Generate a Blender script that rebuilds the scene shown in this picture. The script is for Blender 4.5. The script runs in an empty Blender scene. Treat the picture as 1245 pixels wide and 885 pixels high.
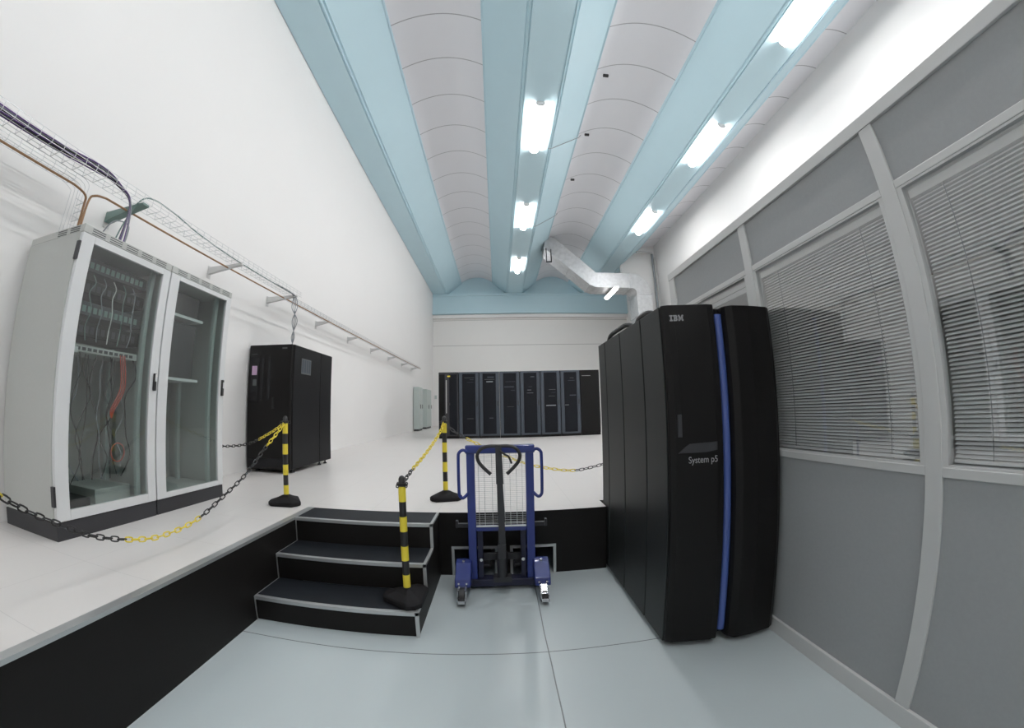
import bpy, bmesh, math, random
from mathutils import Vector, Matrix
C = bpy.context.scene.collection
S = bpy.context.scene
random.seed(7)
PI = math.pi
# ------------------------------------------------------------------ camera (wide fisheye lens)
W, H = 1245, 885
cd = bpy.data.cameras.new('camera'); cam = bpy.data.objects.new('camera', cd); C.objects.link(cam)
pitch, roll, yaw = 0.1248, 0.0213, -0.0392
Rm = Matrix.Rotation(yaw, 3, 'Z') @ Matrix.Rotation(pitch, 3, 'X') @ Matrix.Rotation(roll, 3, 'Y')
cx_, cy_, cz_ = Rm.col[0], Rm.col[1], Rm.col[2]
M = Matrix((cx_, cz_, -cy_)).transposed().to_4x4(); M.translation = (0, 0, 1.465)
cam.matrix_world = M
cd.type = 'PANO'; cd.sensor_width = 36; cd.sensor_fit = 'HORIZONTAL'; cd.clip_start = 0.02; cd.clip_end = 200
q_ = (W / 36.0) / 500.0
K = [1.1484, 0.0218, -0.1999, 0.0601]
cc = cd if hasattr(cd, 'panorama_type') else cd.cycles
cc.panorama_type = 'FISHEYE_LENS_POLYNOMIAL'
cc.fisheye_fov = 3.1
cc.fisheye_polynomial_k0 = 0.0
for i_, k_ in enumerate(K):
    setattr(cc, 'fisheye_polynomial_k%d' % (i_ + 1), -k_ * q_ ** (i_ + 1))
S.camera = cam
# ------------------------------------------------------------------ world, exposure
wd = bpy.data.worlds.new('world'); S.world = wd; wd.use_nodes = True
wd.node_tree.nodes['Background'].inputs[0].default_value = (0.85, 0.92, 1.0, 1)
wd.node_tree.nodes['Background'].inputs[1].default_value = 0.05
S.view_settings.view_transform = 'Standard'; S.view_settings.look = 'None'
S.view_settings.gamma = 1; S.view_settings.use_curve_mapping = False
S.view_settings.exposure = 0.0
LAMP_STRENGTH = 73.0
S.cycles.max_bounces = 10; S.cycles.diffuse_bounces = 6; S.cycles.glossy_bounces = 4
S.cycles.transparent_max_bounces = 12; S.cycles.use_denoising = True
S.cycles.sample_clamp_indirect = 8.0
S.cycles.caustics_reflective = False; S.cycles.caustics_refractive = False

# ------------------------------------------------------------------ materials
def srgb(r, g, b):
    f = lambda c: (c / 255 / 12.92) if c / 255 <= 0.04045 else ((c / 255 + 0.055) / 1.055) ** 2.4
    return (f(r), f(g), f(b), 1)
def mat(name, col, rough=0.5, metal=0.0, var=0.03, scale=6.0, bump=0.0, bscale=60.0, spec=0.5, coat=0.0):
    m = bpy.data.materials.new(name); m.use_nodes = True
    nt = m.node_tree; n = nt.nodes; b = n['Principled BSDF']
    b.inputs['Roughness'].default_value = rough; b.inputs['Metallic'].default_value = metal
    b.inputs['Specular IOR Level'].default_value = spec
    b.inputs['Coat Weight'].default_value = coat
    tc = n.new('ShaderNodeTexCoord')
    nz = n.new('ShaderNodeTexNoise'); nz.inputs['Scale'].default_value = scale; nz.inputs['Detail'].default_value = 3
    nt.links.new(tc.outputs['Object'], nz.inputs['Vector'])
    mx = n.new('ShaderNodeMix'); mx.data_type = 'RGBA'
    c = Vector(col[:3])
    mx.inputs[6].default_value = (*(c * (1 - var)), 1); mx.inputs[7].default_value = (*[min(1, v) for v in c * (1 + var)], 1)
    nt.links.new(nz.outputs['Fac'], mx.inputs[0]); nt.links.new(mx.outputs[2], b.inputs['Base Color'])
    if bump:
        nb = n.new('ShaderNodeTexNoise'); nb.inputs['Scale'].default_value = bscale
        nt.links.new(tc.outputs['Object'], nb.inputs['Vector'])
        bp = n.new('ShaderNodeBump'); bp.inputs['Strength'].default_value = bump; bp.inputs['Distance'].default_value = 0.002
        nt.links.new(nb.outputs['Fac'], bp.inputs['Height']); nt.links.new(bp.outputs['Normal'], b.inputs['Normal'])
    return m
def joints(m, xs=(), ys=(), zs=(), w=0.004, dark=0.45, wob=0.0, px=None, py=None, ox=0.0, oy=0.0):
    """darken the thin joints between sheets / panels: fixed lines or a period"""
    nt = m.node_tree; n = nt.nodes; b = n['Principled BSDF']
    src = b.inputs['Base Color'].links[0].from_socket
    tc = n.new('ShaderNodeTexCoord'); sp = n.new('ShaderNodeSeparateXYZ'); nt.links.new(tc.outputs['Object'], sp.inputs[0])
    def mth(op, a, bb=None, c3=None):
        k = n.new('ShaderNodeMath'); k.operation = op
        for i, v in enumerate((a, bb, c3)):
            if v is None: continue
            if isinstance(v, (int, float)): k.inputs[i].default_value = v
            else: nt.links.new(v, k.inputs[i])
        return k.outputs[0]
    cur = None
    def add(v):
        nonlocal cur
        cur = v if cur is None else mth('MAXIMUM', cur, v)
    wv = None
    if wob:
        nz = n.new('ShaderNodeTexNoise'); nz.inputs['Scale'].default_value = 1.3; nt.links.new(tc.outputs['Object'], nz.inputs['Vector'])
        wv = mth('MULTIPLY', mth('SUBTRACT', nz.outputs['Fac'], 0.5), wob)
    for ax, lst in ((0, xs), (1, ys), (2, zs)):
        for v in lst:
            s = sp.outputs[ax]
            if wv is not None: s = mth('ADD', s, wv)
            add(mth('LESS_THAN', mth('ABSOLUTE', mth('SUBTRACT', s, v)), w / 2))
    for ax, per, off in ((0, px, ox), (1, py, oy)):
        if per:
            f = mth('FLOORED_MODULO', mth('SUBTRACT', sp.outputs[ax], off - w / 2), per)
            add(mth('LESS_THAN', f, w))
    mx = n.new('ShaderNodeMix'); mx.data_type = 'RGBA'; mx.blend_type = 'MULTIPLY'
    mx.inputs[7].default_value = (dark, dark, dark, 1)
    nt.links.new(cur, mx.inputs[0]); nt.links.new(src, mx.inputs[6]); nt.links.new(mx.outputs[2], b.inputs['Base Color'])
    return m
def glass(name, tint=(0.9, 0.95, 0.94), refl=0.12, extra=0.0):
    m = bpy.data.materials.new(name); m.use_nodes = True
    nt = m.node_tree; n = nt.nodes; n.remove(n['Principled BSDF']); out = n['Material Output']
    tr = n.new('ShaderNodeBsdfTransparent'); tr.inputs[0].default_value = (*tint, 1)
    gl = n.new('ShaderNodeBsdfGlossy'); gl.inputs['Roughness'].default_value = 0.01
    fr = n.new('ShaderNodeFresnel'); fr.inputs['IOR'].default_value = 1.52
    nz = n.new('ShaderNodeTexNoise'); nz.inputs['Scale'].default_value = 2.0
    ad = n.new('ShaderNodeMath'); ad.operation = 'ADD'; ad.use_clamp = True; ad.inputs[1].default_value = refl
    mx = n.new('ShaderNodeMixShader')
    ge = n.new('ShaderNodeNewGeometry'); iv = n.new('ShaderNodeMath'); iv.operation = 'SUBTRACT'; iv.inputs[0].default_value = 1.0
    mu = n.new('ShaderNodeMath'); mu.operation = 'MULTIPLY'
    nt.links.new(ge.outputs['Backfacing'], iv.inputs[1]); nt.links.new(fr.outputs[0], ad.inputs[0])
    nt.links.new(ad.outputs[0], mu.inputs[0]); nt.links.new(iv.outputs[0], mu.inputs[1]); nt.links.new(mu.outputs[0], mx.inputs[0])
    nt.links.new(tr.outputs[0], mx.inputs[1]); nt.links.new(gl.outputs[0], mx.inputs[2]); nt.links.new(mx.outputs[0], out.inputs[0])
    return m
def emit(name, col, s):
    m = bpy.data.materials.new(name); m.use_nodes = True
    b = m.node_tree.nodes['Principled BSDF']
    b.inputs['Base Color'].default_value = (0.9, 0.9, 0.9, 1)
    b.inputs['Emission Color'].default_value = (*col, 1); b.inputs['Emission Strength'].default_value = s
    return m
WALL = mat('white_wall_paint', (0.80, 0.79, 0.78), 0.55, var=0.012, scale=1.5, bump=0.15, bscale=25)
FARW = joints(mat('far_wall_paint', (0.80, 0.79, 0.77), 0.55, var=0.012, scale=1.5), zs=(4.98, 6.42), w=0.03, dark=0.6)
BEAMB = mat('pale_blue_paint', (0.52, 0.70, 0.77), 0.5, var=0.02, scale=2)
VAULT = joints(mat('vault_panels', (0.77, 0.77, 0.80), 0.6, var=0.02, scale=1.0), py=1.075, oy=4.476, w=0.022, dark=0.5)
FLOORL = joints(mat('grey_vinyl_floor', (0.50, 0.55, 0.56), 0.30, var=0.05, scale=1.2, bump=0.05, bscale=8), xs=(0.258,), ys=(1.968,), w=0.007, dark=0.3, wob=0.02)
FLOORU = joints(mat('raised_floor_tiles', (0.70, 0.67, 0.65), 0.33, var=0.02, scale=1.5), px=0.6, py=0.6, ox=-1.75, oy=0.2, w=0.004, dark=0.86)
BLACKP = mat('black_panel', (0.009, 0.008, 0.0075), 0.5, var=0.1, bump=0.1, bscale=90, spec=0.22)
RUBBER = mat('black_rubber', (0.013, 0.015, 0.019), 0.55, var=0.1, bump=0.3, bscale=150, spec=0.22)
ALU = mat('aluminium', (0.55, 0.56, 0.56), 0.38, 0.75, var=0.05, scale=20)
ALUP = mat('grey_aluminium_frame', (0.60, 0.60, 0.595), 0.42, 0.1, var=0.03, scale=10)
PANEL = mat('grey_laminate', (0.35, 0.36, 0.365), 0.5, var=0.05, scale=60, bump=0.1, bscale=200)
CABW = mat('grey_white_enamel', (0.63, 0.64, 0.645), 0.4, var=0.02)
CABG = mat('light_grey_enamel', (0.46, 0.47, 0.45), 0.45, var=0.03, scale=40)
PLINTH = mat('dark_plinth', (0.028, 0.028, 0.032), 0.5, var=0.1)
BLK = mat('black_enamel', (0.0065, 0.006, 0.006), 0.38, var=0.1, spec=0.22)
BLKL = mat('black_side_enamel', (0.009, 0.009, 0.010), 0.45, var=0.1, spec=0.25)
STRIP = mat('gloss_black_inset', (0.010, 0.010, 0.012), 0.25, var=0.1, spec=0.3)
BLKS = mat('black_side_cover', (0.015, 0.017, 0.0175), 0.5, var=0.08, scale=80, bump=0.15, bscale=250, spec=0.4)
DARKM = mat('dark_metal', (0.045, 0.045, 0.05), 0.4, 0.4, var=0.1)
SLATE = mat('slate_blue_steel', (0.055, 0.066, 0.084), 0.4, 0.2, var=0.06)
MESHM = joints(mat('perforated_mesh', (0.009, 0.010, 0.015), 0.55, var=0.3, scale=30, spec=0.2), w=0.006, dark=0.5, px=0.014)
GLASSW = glass('window_glass', (0.98, 0.99, 0.99), 0.17)
GLASSC = glass('cabinet_glass', (0.86, 0.90, 0.89), 0.04)
SLAT = mat('blind_slat', (0.88, 0.88, 0.89), 0.4, var=0.02)
YEL = mat('yellow_plastic', (0.78, 0.62, 0.05), 0.45, var=0.04)
RUBB = mat('matt_black_rubber', (0.014, 0.013, 0.014), 0.75, var=0.1, spec=0.15)
BKP = mat('black_plastic', (0.02, 0.019, 0.02), 0.45, var=0.1)
BLUE = mat('blue_enamel', (0.012, 0.027, 0.18), 0.33, var=0.05, coat=0.3)
BLUED = mat('dark_blue_enamel', (0.008, 0.010, 0.035), 0.4, var=0.1)
GALV = mat('galvanised_steel', (0.52, 0.53, 0.54), 0.5, 0.85, var=0.25, scale=7)
CHROME = mat('zinc_metal', (0.6, 0.6, 0.62), 0.25, 1.0, var=0.1)
ORANGE = mat('orange_brown_plastic', (0.30, 0.17, 0.085), 0.5, var=0.15)
PURPLE = mat('purple_cable', (0.14, 0.08, 0.24), 0.5, var=0.2)
GREYC = mat('grey_cable', (0.25, 0.27, 0.29), 0.5, var=0.1)
GREENC = mat('green_grey_paint', (0.16, 0.24, 0.22), 0.5, var=0.1)
REDC = mat('red_cable', (0.5, 0.06, 0.03), 0.5, var=0.1)
WIRE = mat('zinc_wire', (0.58, 0.59, 0.60), 0.4, 0.6, var=0.1)
BLUST = mat('blue_trim', (0.06, 0.10, 0.32), 0.35, var=0.05, coat=0.3)
LOGO = mat('grey_lettering', (0.38, 0.38, 0.39), 0.4, 0.3)
PINK = mat('pink_paper', (0.55, 0.38, 0.55), 0.7)
PAPER = mat('white_paper', (0.7, 0.7, 0.68), 0.7)
GREYP = mat('dark_grey_window', (0.10, 0.11, 0.11), 0.3)
CABF = mat('pale_green_grey_enamel', (0.46, 0.52, 0.50), 0.4, var=0.03)
WHITEF = mat('white_fixture', (0.8, 0.8, 0.8), 0.4)
LAMPD = emit('weaker_lamp_diffuser', (1.0, 0.97, 0.94), 13.0)
LAMP = emit('lamp_diffuser', (1.0, 0.972, 0.965), LAMP_STRENGTH)

# ------------------------------------------------------------------ mesh helpers
def B(): return bmesh.new()
def box(bm, x0, x1, y0, y1, z0, z1):
    if x0 > x1: x0, x1 = x1, x0
    if y0 > y1: y0, y1 = y1, y0
    if z0 > z1: z0, z1 = z1, z0
    v = [bm.verts.new(p) for p in ((x0,y0,z0),(x1,y0,z0),(x1,y1,z0),(x0,y1,z0),(x0,y0,z1),(x1,y0,z1),(x1,y1,z1),(x0,y1,z1))]
    for f in ((0,3,2,1),(4,5,6,7),(0,1,5,4),(1,2,6,5),(2,3,7,6),(3,0,4,7)): bm.faces.new([v[i] for i in f])
    return bm
def prism(bm, pts, axis, a, b):
    """pts: outline in the two other axes (in x,y,z order), extruded along axis from a to b"""
    def P(p, t):
        if axis == 'x': return (t, p[0], p[1])
        if axis == 'y': return (p[0], t, p[1])
        return (p[0], p[1], t)
    v0 = [bm.verts.new(P(p, a)) for p in pts]; v1 = [bm.verts.new(P(p, b)) for p in pts]
    n = len(pts)
    for i in range(n): bm.faces.new((v0[i], v0[(i+1) % n], v1[(i+1) % n], v1[i]))
    bm.faces.new(v0[::-1]); bm.faces.new(v1)
    return bm
def tube(bm, pts, r, n=8, closed=False, caps=True):
    pts = [Vector(p) for p in pts]; m = len(pts); rings = []
    prev = None
    for i, p in enumerate(pts):
        if closed: t = (pts[(i+1) % m] - pts[i-1])
        else: t = pts[min(i+1, m-1)] - pts[max(i-1, 0)]
        t.normalize()
        if prev is None:
            up = Vector((0,0,1)) if abs(t.z) < 0.9 else Vector((1,0,0))
            a = t.cross(up).normalized()
        else:
            a = (prev - t * prev.dot(t)); a.normalize()
        prev = a; b = t.cross(a)
        rr = r[i] if isinstance(r, (list, tuple)) else r
        rings.append([bm.verts.new(p + (a * math.cos(2*PI*k/n) + b * math.sin(2*PI*k/n)) * rr) for k in range(n)])
    for i in range(m if closed else m-1):
        A, Bq = rings[i], rings[(i+1) % m]
        for k in range(n): bm.faces.new((A[k], A[(k+1) % n], Bq[(k+1) % n], Bq[k]))
    if caps and not closed: bm.faces.new(rings[0][::-1]); bm.faces.new(rings[-1])
    return bm
def smooth_path(pts, k=8):
    P = [Vector(p) for p in pts]; out = []
    for i in range(len(P)-1):
        p0, p1, p2, p3 = P[max(i-1,0)], P[i], P[i+1], P[min(i+2, len(P)-1)]
        for s in range(k):
            t = s / k
            out.append(0.5*((2*p1)+(p2-p0)*t+(2*p0-5*p1+4*p2-p3)*t*t+(3*p1-p0-3*p2+p3)*t**3))
    out.append(P[-1]); return out
def bent(bm, a, b, hx, hy):   # square bar between two points
    return tube(bm, [a, b], hx, 4)
def obj(name, bm, m, parent=None, bevel=0.0, sm=False, label=None, kind=None):
    bmesh.ops.recalc_face_normals(bm, faces=bm.faces)
    if parent is not None:
        off = Vector((0,0,0)); q = parent
        while q is not None: off += q.location; q = q.parent
        bmesh.ops.translate(bm, verts=bm.verts, vec=-off)
    me = bpy.data.meshes.new(name); bm.to_mesh(me); bm.free()
    me.materials.append(m)
    if sm:
        for p in me.polygons: p.use_smooth = True
        try: me.set_sharp_from_angle(angle=math.radians(40))
        except Exception: pass
    o = bpy.data.objects.new(name, me); C.objects.link(o)
    if parent is not None: o.parent = parent
    if bevel:
        md = o.modifiers.new('bevel', 'BEVEL'); md.width = bevel; md.segments = 2; md.limit_method = 'ANGLE'
    if label: o['label'] = label
    if kind: o['kind'] = kind
    return o
def struct(name, bm, m, parent=None, **k):
    return obj(name, bm, m, parent, kind='structure' if parent is None else None, **k)
def thing(name, label, cat, loc, group=None):
    o = bpy.data.objects.new(name, None); C.objects.link(o); o.empty_display_size = 0.1
    o.location = loc; o['label'] = label; o['category'] = cat
    if group: o['group'] = group
    return o
def tag(o, label, cat, group=None):
    o['label'] = label; o['category'] = cat
    if group: o['group'] = group
    return o
def dup(root, loc, label, group=None):
    r = root.copy(); C.objects.link(r); r.location = loc; r['label'] = label
    if group: r['group'] = group
    for ch in list(root.children):
        c = ch.copy(); C.objects.link(c); c.parent = r
        for g in list(ch.children):
            d = g.copy(); C.objects.link(d); d.parent = c
    return r

# ================================================================== THE HALL
XL, XR, YB, YF = -3.62, 7.5, -7.0, 19.5
ZP = 0.574; PX = -1.70; PY = 3.077; PXR = 1.647
b = B(); box(b, XL, XR, YB, YF, -0.1, 0); struct('floor', b, FLOORL)
b = B()
box(b, XL, PX - 0.05, YB, PY, ZP - 0.05, ZP)
box(b, XL, 0.925, PY, YF, ZP - 0.05, ZP); box(b, 0.925, XR, 3.30, YF, ZP - 0.05, ZP)
struct('floor_raised', b, FLOORU)
b = B(); box(b, XL - 0.2, XL, YB, YF, -0.1, 9.3); struct('wall_left', b, WALL)
b = B(); box(b, XL, XR, YF, YF + 0.2, 0, 9.3); struct('wall_far', b, FARW)
b = B(); box(b, XR, XR + 0.2, YB, YF, -0.1, 9.3); struct('wall_right', b, WALL)
b = B(); box(b, XL, XR, YB - 0.2, YB, -0.1, 9.3); struct('wall_back', b, WALL)
b = B(); box(b, 6.25, XR, 15.0, 15.2, ZP, 6.7); box(b, 5.75, XR, 15.0, 15.2, 6.7, 9.3); struct('wall_return', b, WALL)
b = B(); box(b, XL-0.2, XR+0.2, YB-0.2, YF+0.2, 9.3, 9.4); struct('ceiling_slab', b, WALL)
# beams: winged concrete profile
CB = 0.965; ZB = 7.88
def wing(cx, x0=None, x1=None):
    half = [(0.355, 0), (0.36, 0.03), (0.385, 0.03), (0.385, 0.005), (0.405, 0.01), (0.41, 0.05), (0.435, 0.06), (0.45, 0.045), (1.20, 0.67), (1.235, 0.66), (1.235, 0.78), (1.19, 0.76), (0.55, 0.24)]
    pr = [(cx + x, ZB + z) for x, z in half] + [(cx - x, ZB + z) for x, z in half[::-1]]
    if x0 is not None: pr = [(max(x, x0), z) for x, z in pr]
    return pr
beams = []
for cx in (CB - 4.22, CB, CB + 4.36):
    b = B(); prism(b, wing(cx, XL if cx < 0 else None), 'y', YB, YF - 0.02); o = struct('ceiling_beam', b, BEAMB)
# vault panels between the beams
def vault(x0, x1, z0, rise, half=None):
    b = B(); n = 16; pts = []
    for i in range(n + 1):
        t = i / n; x = x0 + (x1 - x0) * t
        pts.append((x, z0 + rise * (1 - (2*t - 1)**2)))
    if half: pts = pts[: n//2 + 1]
    prism(b, pts + [(x, z + 0.05) for x, z in pts[::-1]], 'y', YB, YF - 0.02)
    o = struct('ceiling', b, VAULT, sm=True); return o
vault(CB - 4.22 + 1.19, CB - 1.19, ZB + 0.72, 0.33)
vault(CB + 1.19, CB + 4.36 - 1.19, ZB + 0.72, 0.36)
vault(CB + 4.36 + 1.19, XR + 1.0, ZB + 0.72, 0.34, True)
# transverse beam and arched infill at the far end
b = B(); box(b, XL, XR, YF - 0.30, YF - 0.01, 6.72, 7.88); box(b, XL, XR, YF - 0.36, YF - 0.3, 7.74, 7.88)
box(b, XL, XR, YF - 0.36, YF - 0.3, 6.72, 6.82)
struct('trim_1', b, BEAMB)
b = B(); box(b, XL, XR, YF - 0.20, YF - 0.01, 6.52, 6.70); struct('trim_2', b, WALL)
b = B(); box(b, XL, XR, YF - 0.06, YF - 0.012, 7.88, 9.3); struct('trim_3', b, BEAMB)
# raised floor fascias and edge strip
b = B(); box(b, PX - 0.03, PX, YB, PY, 0, ZP - 0.001)
struct('baseboard_left', b, BLACKP)
b = B(); o1 = (-0.437, -0.038); o2 = (0.069, 0.470); zt = 0.270
for x0, x1, z0, z1 in ((-0.54, o1[0], 0, ZP-.001), (o1[1], o2[0], 0, ZP-.001), (o2[1], 0.925, 0, ZP-.001), (o1[0], o1[1], zt, ZP-.001), (o2[0], o2[1], zt, ZP-.001), (PX, -0.54, 0, ZP-.001)):
    box(b, x0, x1, PY - 0.006, PY + 0.03, z0, z1)
box(b, 0.912, 0.925, PY, 3.30, 0, ZP - .001); box(b, 0.925, 2.2, 3.30, 3.32, 0, ZP-.001)
struct('baseboard_front', b, BLACKP)
b = B(); box(b, PX - 0.055, PX + 0.004, YB, PY, ZP - 0.018, ZP + 0.003); struct('trim_4', b, ALU)
for k, (a, c) in enumerate((o1, o2)):
    b = B(); w = 0.024; y0, y1 = PY - 0.012, PY - 0.006
    box(b, a, a + w, y0, y1, 0, zt); box(b, c - w, c, y0, y1, 0, zt); box(b, a + w, c - w, y0, y1, zt - w, zt)
    struct('trim_%d' % (5 + k), b, ALU)

# ================================================================== GLAZED PARTITION (x = 1.647)
X0 = 1.647
posts = [(-1.266, -1.191), (-0.209, -0.134), (0.848, 0.921), (1.886, 1.958), (2.955, 3.062)]
b = B(); D0, D1 = X0, X0 + 0.07
for a, c in posts: box(b, D0, D1, a, c, 0.095, 2.625)
box(b, D0 - 0.004, D1, -3.0, 3.062, 0, 0.095)
box(b, D0 - 0.004, D1, -3.0, 3.062, 2.625, 2.69)
bays = [(posts[i][1], posts[i+1][0]) for i in range(4)] + [(-3.0, posts[0][0])]
for a, c in bays:
    box(b, D0 + 0.002, D1, a, c, 1.113, 1.152); box(b, D0 + 0.002, D1, a, c, 2.283, 2.32)
pf = struct('wall_partition', b, ALUP, bevel=0.003)
for a, c in bays:
    b = B(); box(b, D0 + 0.014, D0 + 0.05, a, c, 0.095, 1.113); obj('panel', b, PANEL, pf)
    b = B(); box(b, D0 + 0.014, D0 + 0.05, a, c, 2.32, 2.625); obj('panel', b, PANEL, pf)
for k, (a, c) in enumerate(bays[:4]):
    b = B(); f = 0.024; x0, x1 = D0 + 0.006, D0 + 0.05
    box(b, x0, x1, a, a + f, 1.152, 2.283); box(b, x0, x1, c - f, c, 1.152, 2.283)
    box(b, x0, x1, a + f, c - f, 1.152, 1.160); box(b, x0, x1, a + f, c - f, 2.273, 2.283)
    wn = struct('window_%d' % (k + 1), b, ALUP)
    b = B(); box(b, D0 + 0.020, D0 + 0.026, a + f, c - f, 1.160, 2.273); obj('glass_pane', b, GLASSW, wn)
b = B(); box(b, D0 + 0.07, D0 + 3.0, 2.99, 3.062, 0, 2.69); struct('wall_office_end', b, WALL)
b = B(); box(b, D0 + 3.0, D0 + 3.06, -3.0, 3.062, 0, 2.69); struct('wall_office_back', b, WALL)
b = B(); box(b, D0 + 0.07, D0 + 3.06, -3.06, -3.0, 0, 2.69); box(b, D0, D0 + 0.07, -3.06, -3.0, 0, 2.69); struct('wall_office_near', b, WALL)
b = B(); box(b, D0 + 0.07, D0 + 3.0, -3.0, 2.99, 2.64, 2.69); struct('ceiling_office', b, WALL)
# blinds
BL = ['white venetian blind behind the window nearest the camera, at the right edge', 'white venetian blind behind the window directly right of the tall black machine']
for k, i in enumerate((1, 2)):
    a, c = bays[i]; xb = D0 + 0.055
    t = thing('venetian_blind', BL[k], 'blind', (xb, (a + c) / 2, 1.165), 'venetian blinds in the glazed partition')
    b = B(); box(b, xb - 0.015, xb + 0.015, a + 0.03, c - 0.03, 2.225, 2.262); obj('head_rail', b, ALUP, t)
    b = B(); z = 1.185
    while z < 2.215:
        v = [b.verts.new(p) for p in ((xb - 0.0060, a + 0.032, z), (xb + 0.0060, a + 0.032, z + 0.0105), (xb + 0.0060, c - 0.032, z + 0.0105), (xb - 0.0060, c - 0.032, z))]
        v2 = [b.verts.new(q.co + Vector((0, 0, 0.0008))) for q in v]
        b.faces.new(v[::-1]); b.faces.new(v2)
        for s in range(4): b.faces.new((v[s], v[(s+1) % 4], v2[(s+1) % 4], v2[s]))
        z += 0.0165
    obj('slats', b, SLAT, t)
    b = B(); box(b, xb - 0.01, xb + 0.01, a + 0.03, c - 0.03, 1.166, 1.180); obj('bottom_rail', b, SLAT, t)
    for yy in (a + 0.18, c - 0.18):
        b = B(); box(b, xb - 0.0105, xb - 0.0095, yy - 0.0015, yy + 0.0015, 1.18, 2.225); obj('ladder_cord', b, GREYC, t)
a, c = bays[3]; xb = D0 + 0.055
t = thing('venetian_blind', 'raised blind in the far window, mostly hidden by the tall black machine', 'blind', (xb, (a + c) / 2, 2.2), 'venetian blinds in the glazed partition')
b = B(); box(b, xb - 0.015, xb + 0.015, a + 0.03, c - 0.03, 2.225, 2.262); obj('head_rail', b, ALUP, t)
b = B()
for s in range(7): box(b, xb - 0.0085, xb + 0.0085, a + 0.032, c - 0.032, 2.19 + s * 0.005, 2.193 + s * 0.005)
obj('slats', b, SLAT, t)

# ================================================================== CEILING LAMPS
def lamp(x, y, z, label, group='fluorescent ceiling lamps', L=1.62, m=None):
    t = thing('ceiling_lamp', label, 'lamp', (x, y, z), group)
    b = B(); box(b, x - 0.09, x + 0.09, y - L/2, y + L/2, z - 0.05, z); obj('housing', b, WHITEF, t, bevel=0.006)
    b = B(); pr = [(x + 0.10 * math.cos(PI + PI * i / 10), z - 0.05 + 0.085 * math.sin(PI + PI * i / 10)) for i in range(11)]
    prism(b, pr, 'y', y - L/2 + 0.03, y + L/2 - 0.03); obj('diffuser', b, m or LAMP, t, sm=True)
    for s in (-1, 1):
        b = B(); pr = [(x + 0.103 * math.cos(PI + PI * i / 10), z - 0.05 + 0.088 * math.sin(PI + PI * i / 10)) for i in range(11)]
        ya = y + s * (L/2 - 0.03); prism(b, pr, 'y', ya, ya + s * 0.03); obj('end_cap', b, WHITEF, t)
    return t
row = [6.70, 10.85, 15.10, 2.45, -1.75, -5.6]
nm = ['nearest lamp fully in view under the middle beam, large and glaring', 'second lamp along the middle blue beam', 'farthest lamp on the middle blue beam, near the duct',
      'lamp on the middle beam above the top edge of the photo', 'lamp on the middle beam behind the camera', 'rearmost lamp on the middle beam behind the camera']
mid = [lamp(CB, y, ZB, n_) for y, n_ in zip(row, nm)]
nm = ['lamp under the right blue beam, between the top-right one and the small far one', 'small far lamp under the right blue beam, just above the duct', None,
      'lamp cut by the top edge of the photo under the right beam', 'lamp on the right beam behind the camera', 'rearmost lamp on the right beam behind the camera']
for y, n_ in zip([6.75, 10.95, 0, 2.75, -1.45, -5.5], nm):
    if n_: lamp(CB + 4.36, y, ZB, n_)
t = lamp(4.85, 14.1, 6.27, 'lamp hung below the silver ventilation duct', L=1.5, m=LAMPD)
for s in (-0.4, 0.4):
    b = B(); tube(b, [(4.85, 14.35 + s, 6.27), (4.85, 14.35 + s, 6.43)], 0.012); obj('hanger', b, DARKM, t)
for y, n_ in zip((5.7, 7.7, 9.8), ('nearest', 'middle', 'farthest')):
    b = B(); box(b, 2.40, 2.52, y - 0.025, y + 0.025, 8.62, 8.675)
    tag(obj('cable_clip', b, BKP), '%s small dark clip on the vault right of the middle beam' % n_, 'clip', 'dark clips on the vault')
for ye, ys, lp in ((7.45, 7.7, mid[0]), (11.6, 11.9, mid[1])):
    b = B(); tube(b, [(CB + 0.36, ye, ZB - 0.012), (CB + 0.47, ye + .02, ZB + 0.03), (CB + 1.25, ys, ZB + 0.645), (CB+1.32, ys, ZB+0.74)], 0.009, 5)
    obj('power_cable', b, GREYC, lp)

# ================================================================== VENTILATION DUCT
DY0, DY1 = 13.95, 14.90
t = thing('ventilation_duct', 'silver galvanised air duct bending from the vault down to the right wall', 'duct', (6.3, 14.4, ZP))
def loop_duct(bm, outline_top, outline_bot):
    for i in range(len(outline_top) - 1):
        p = [outline_top[i], outline_top[i+1], outline_bot[i+1], outline_bot[i]]
        prism(bm, p, 'y', DY0, DY1)
top = [(2.30, 8.78), (4.13, 7.09)]; bot = [(2.02, 8.16), (3.72, 6.62)]
bot2 = [(4.18, 6.40)]
b = B(); prism(b, [(2.30, 8.70), (2.05, 8.70), (2.02, 8.14), (3.88, 6.50), (4.18, 7.07), (2.46, 8.66)], 'y', DY0, DY1)
obj('sloping_section', b, GALV, t, bevel=0.01)
b = B(); prism(b, [(4.13, 7.07), (3.90, 6.50), (4.12, 6.40), (5.60, 6.40), (5.60, 7.07)], 'y', DY0 + .002, DY1)
obj('level_section', b, GALV, t, bevel=0.01)
arc_o = [(5.75 + 0.87 * math.sin(a), 6.20 + 0.87 * math.cos(a)) for a in [PI/2 * i / 8 for i in range(9)]]
arc_i = [(5.75 + 0.20 * math.sin(a), 6.20 + 0.20 * math.cos(a)) for a in [PI/2 * i / 8 for i in range(9)]]
b = B(); prism(b, [(5.60, 7.07)] + arc_o + arc_i[::-1] + [(5.60, 6.40)], 'y', DY0 + .004, DY1); obj('elbow', b, GALV, t, bevel=0.006)
b = B(); box(b, 5.95, 6.62, DY0 + .002, DY1, ZP, 6.20); obj('vertical_section', b, GALV, t, bevel=0.01)
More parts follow.
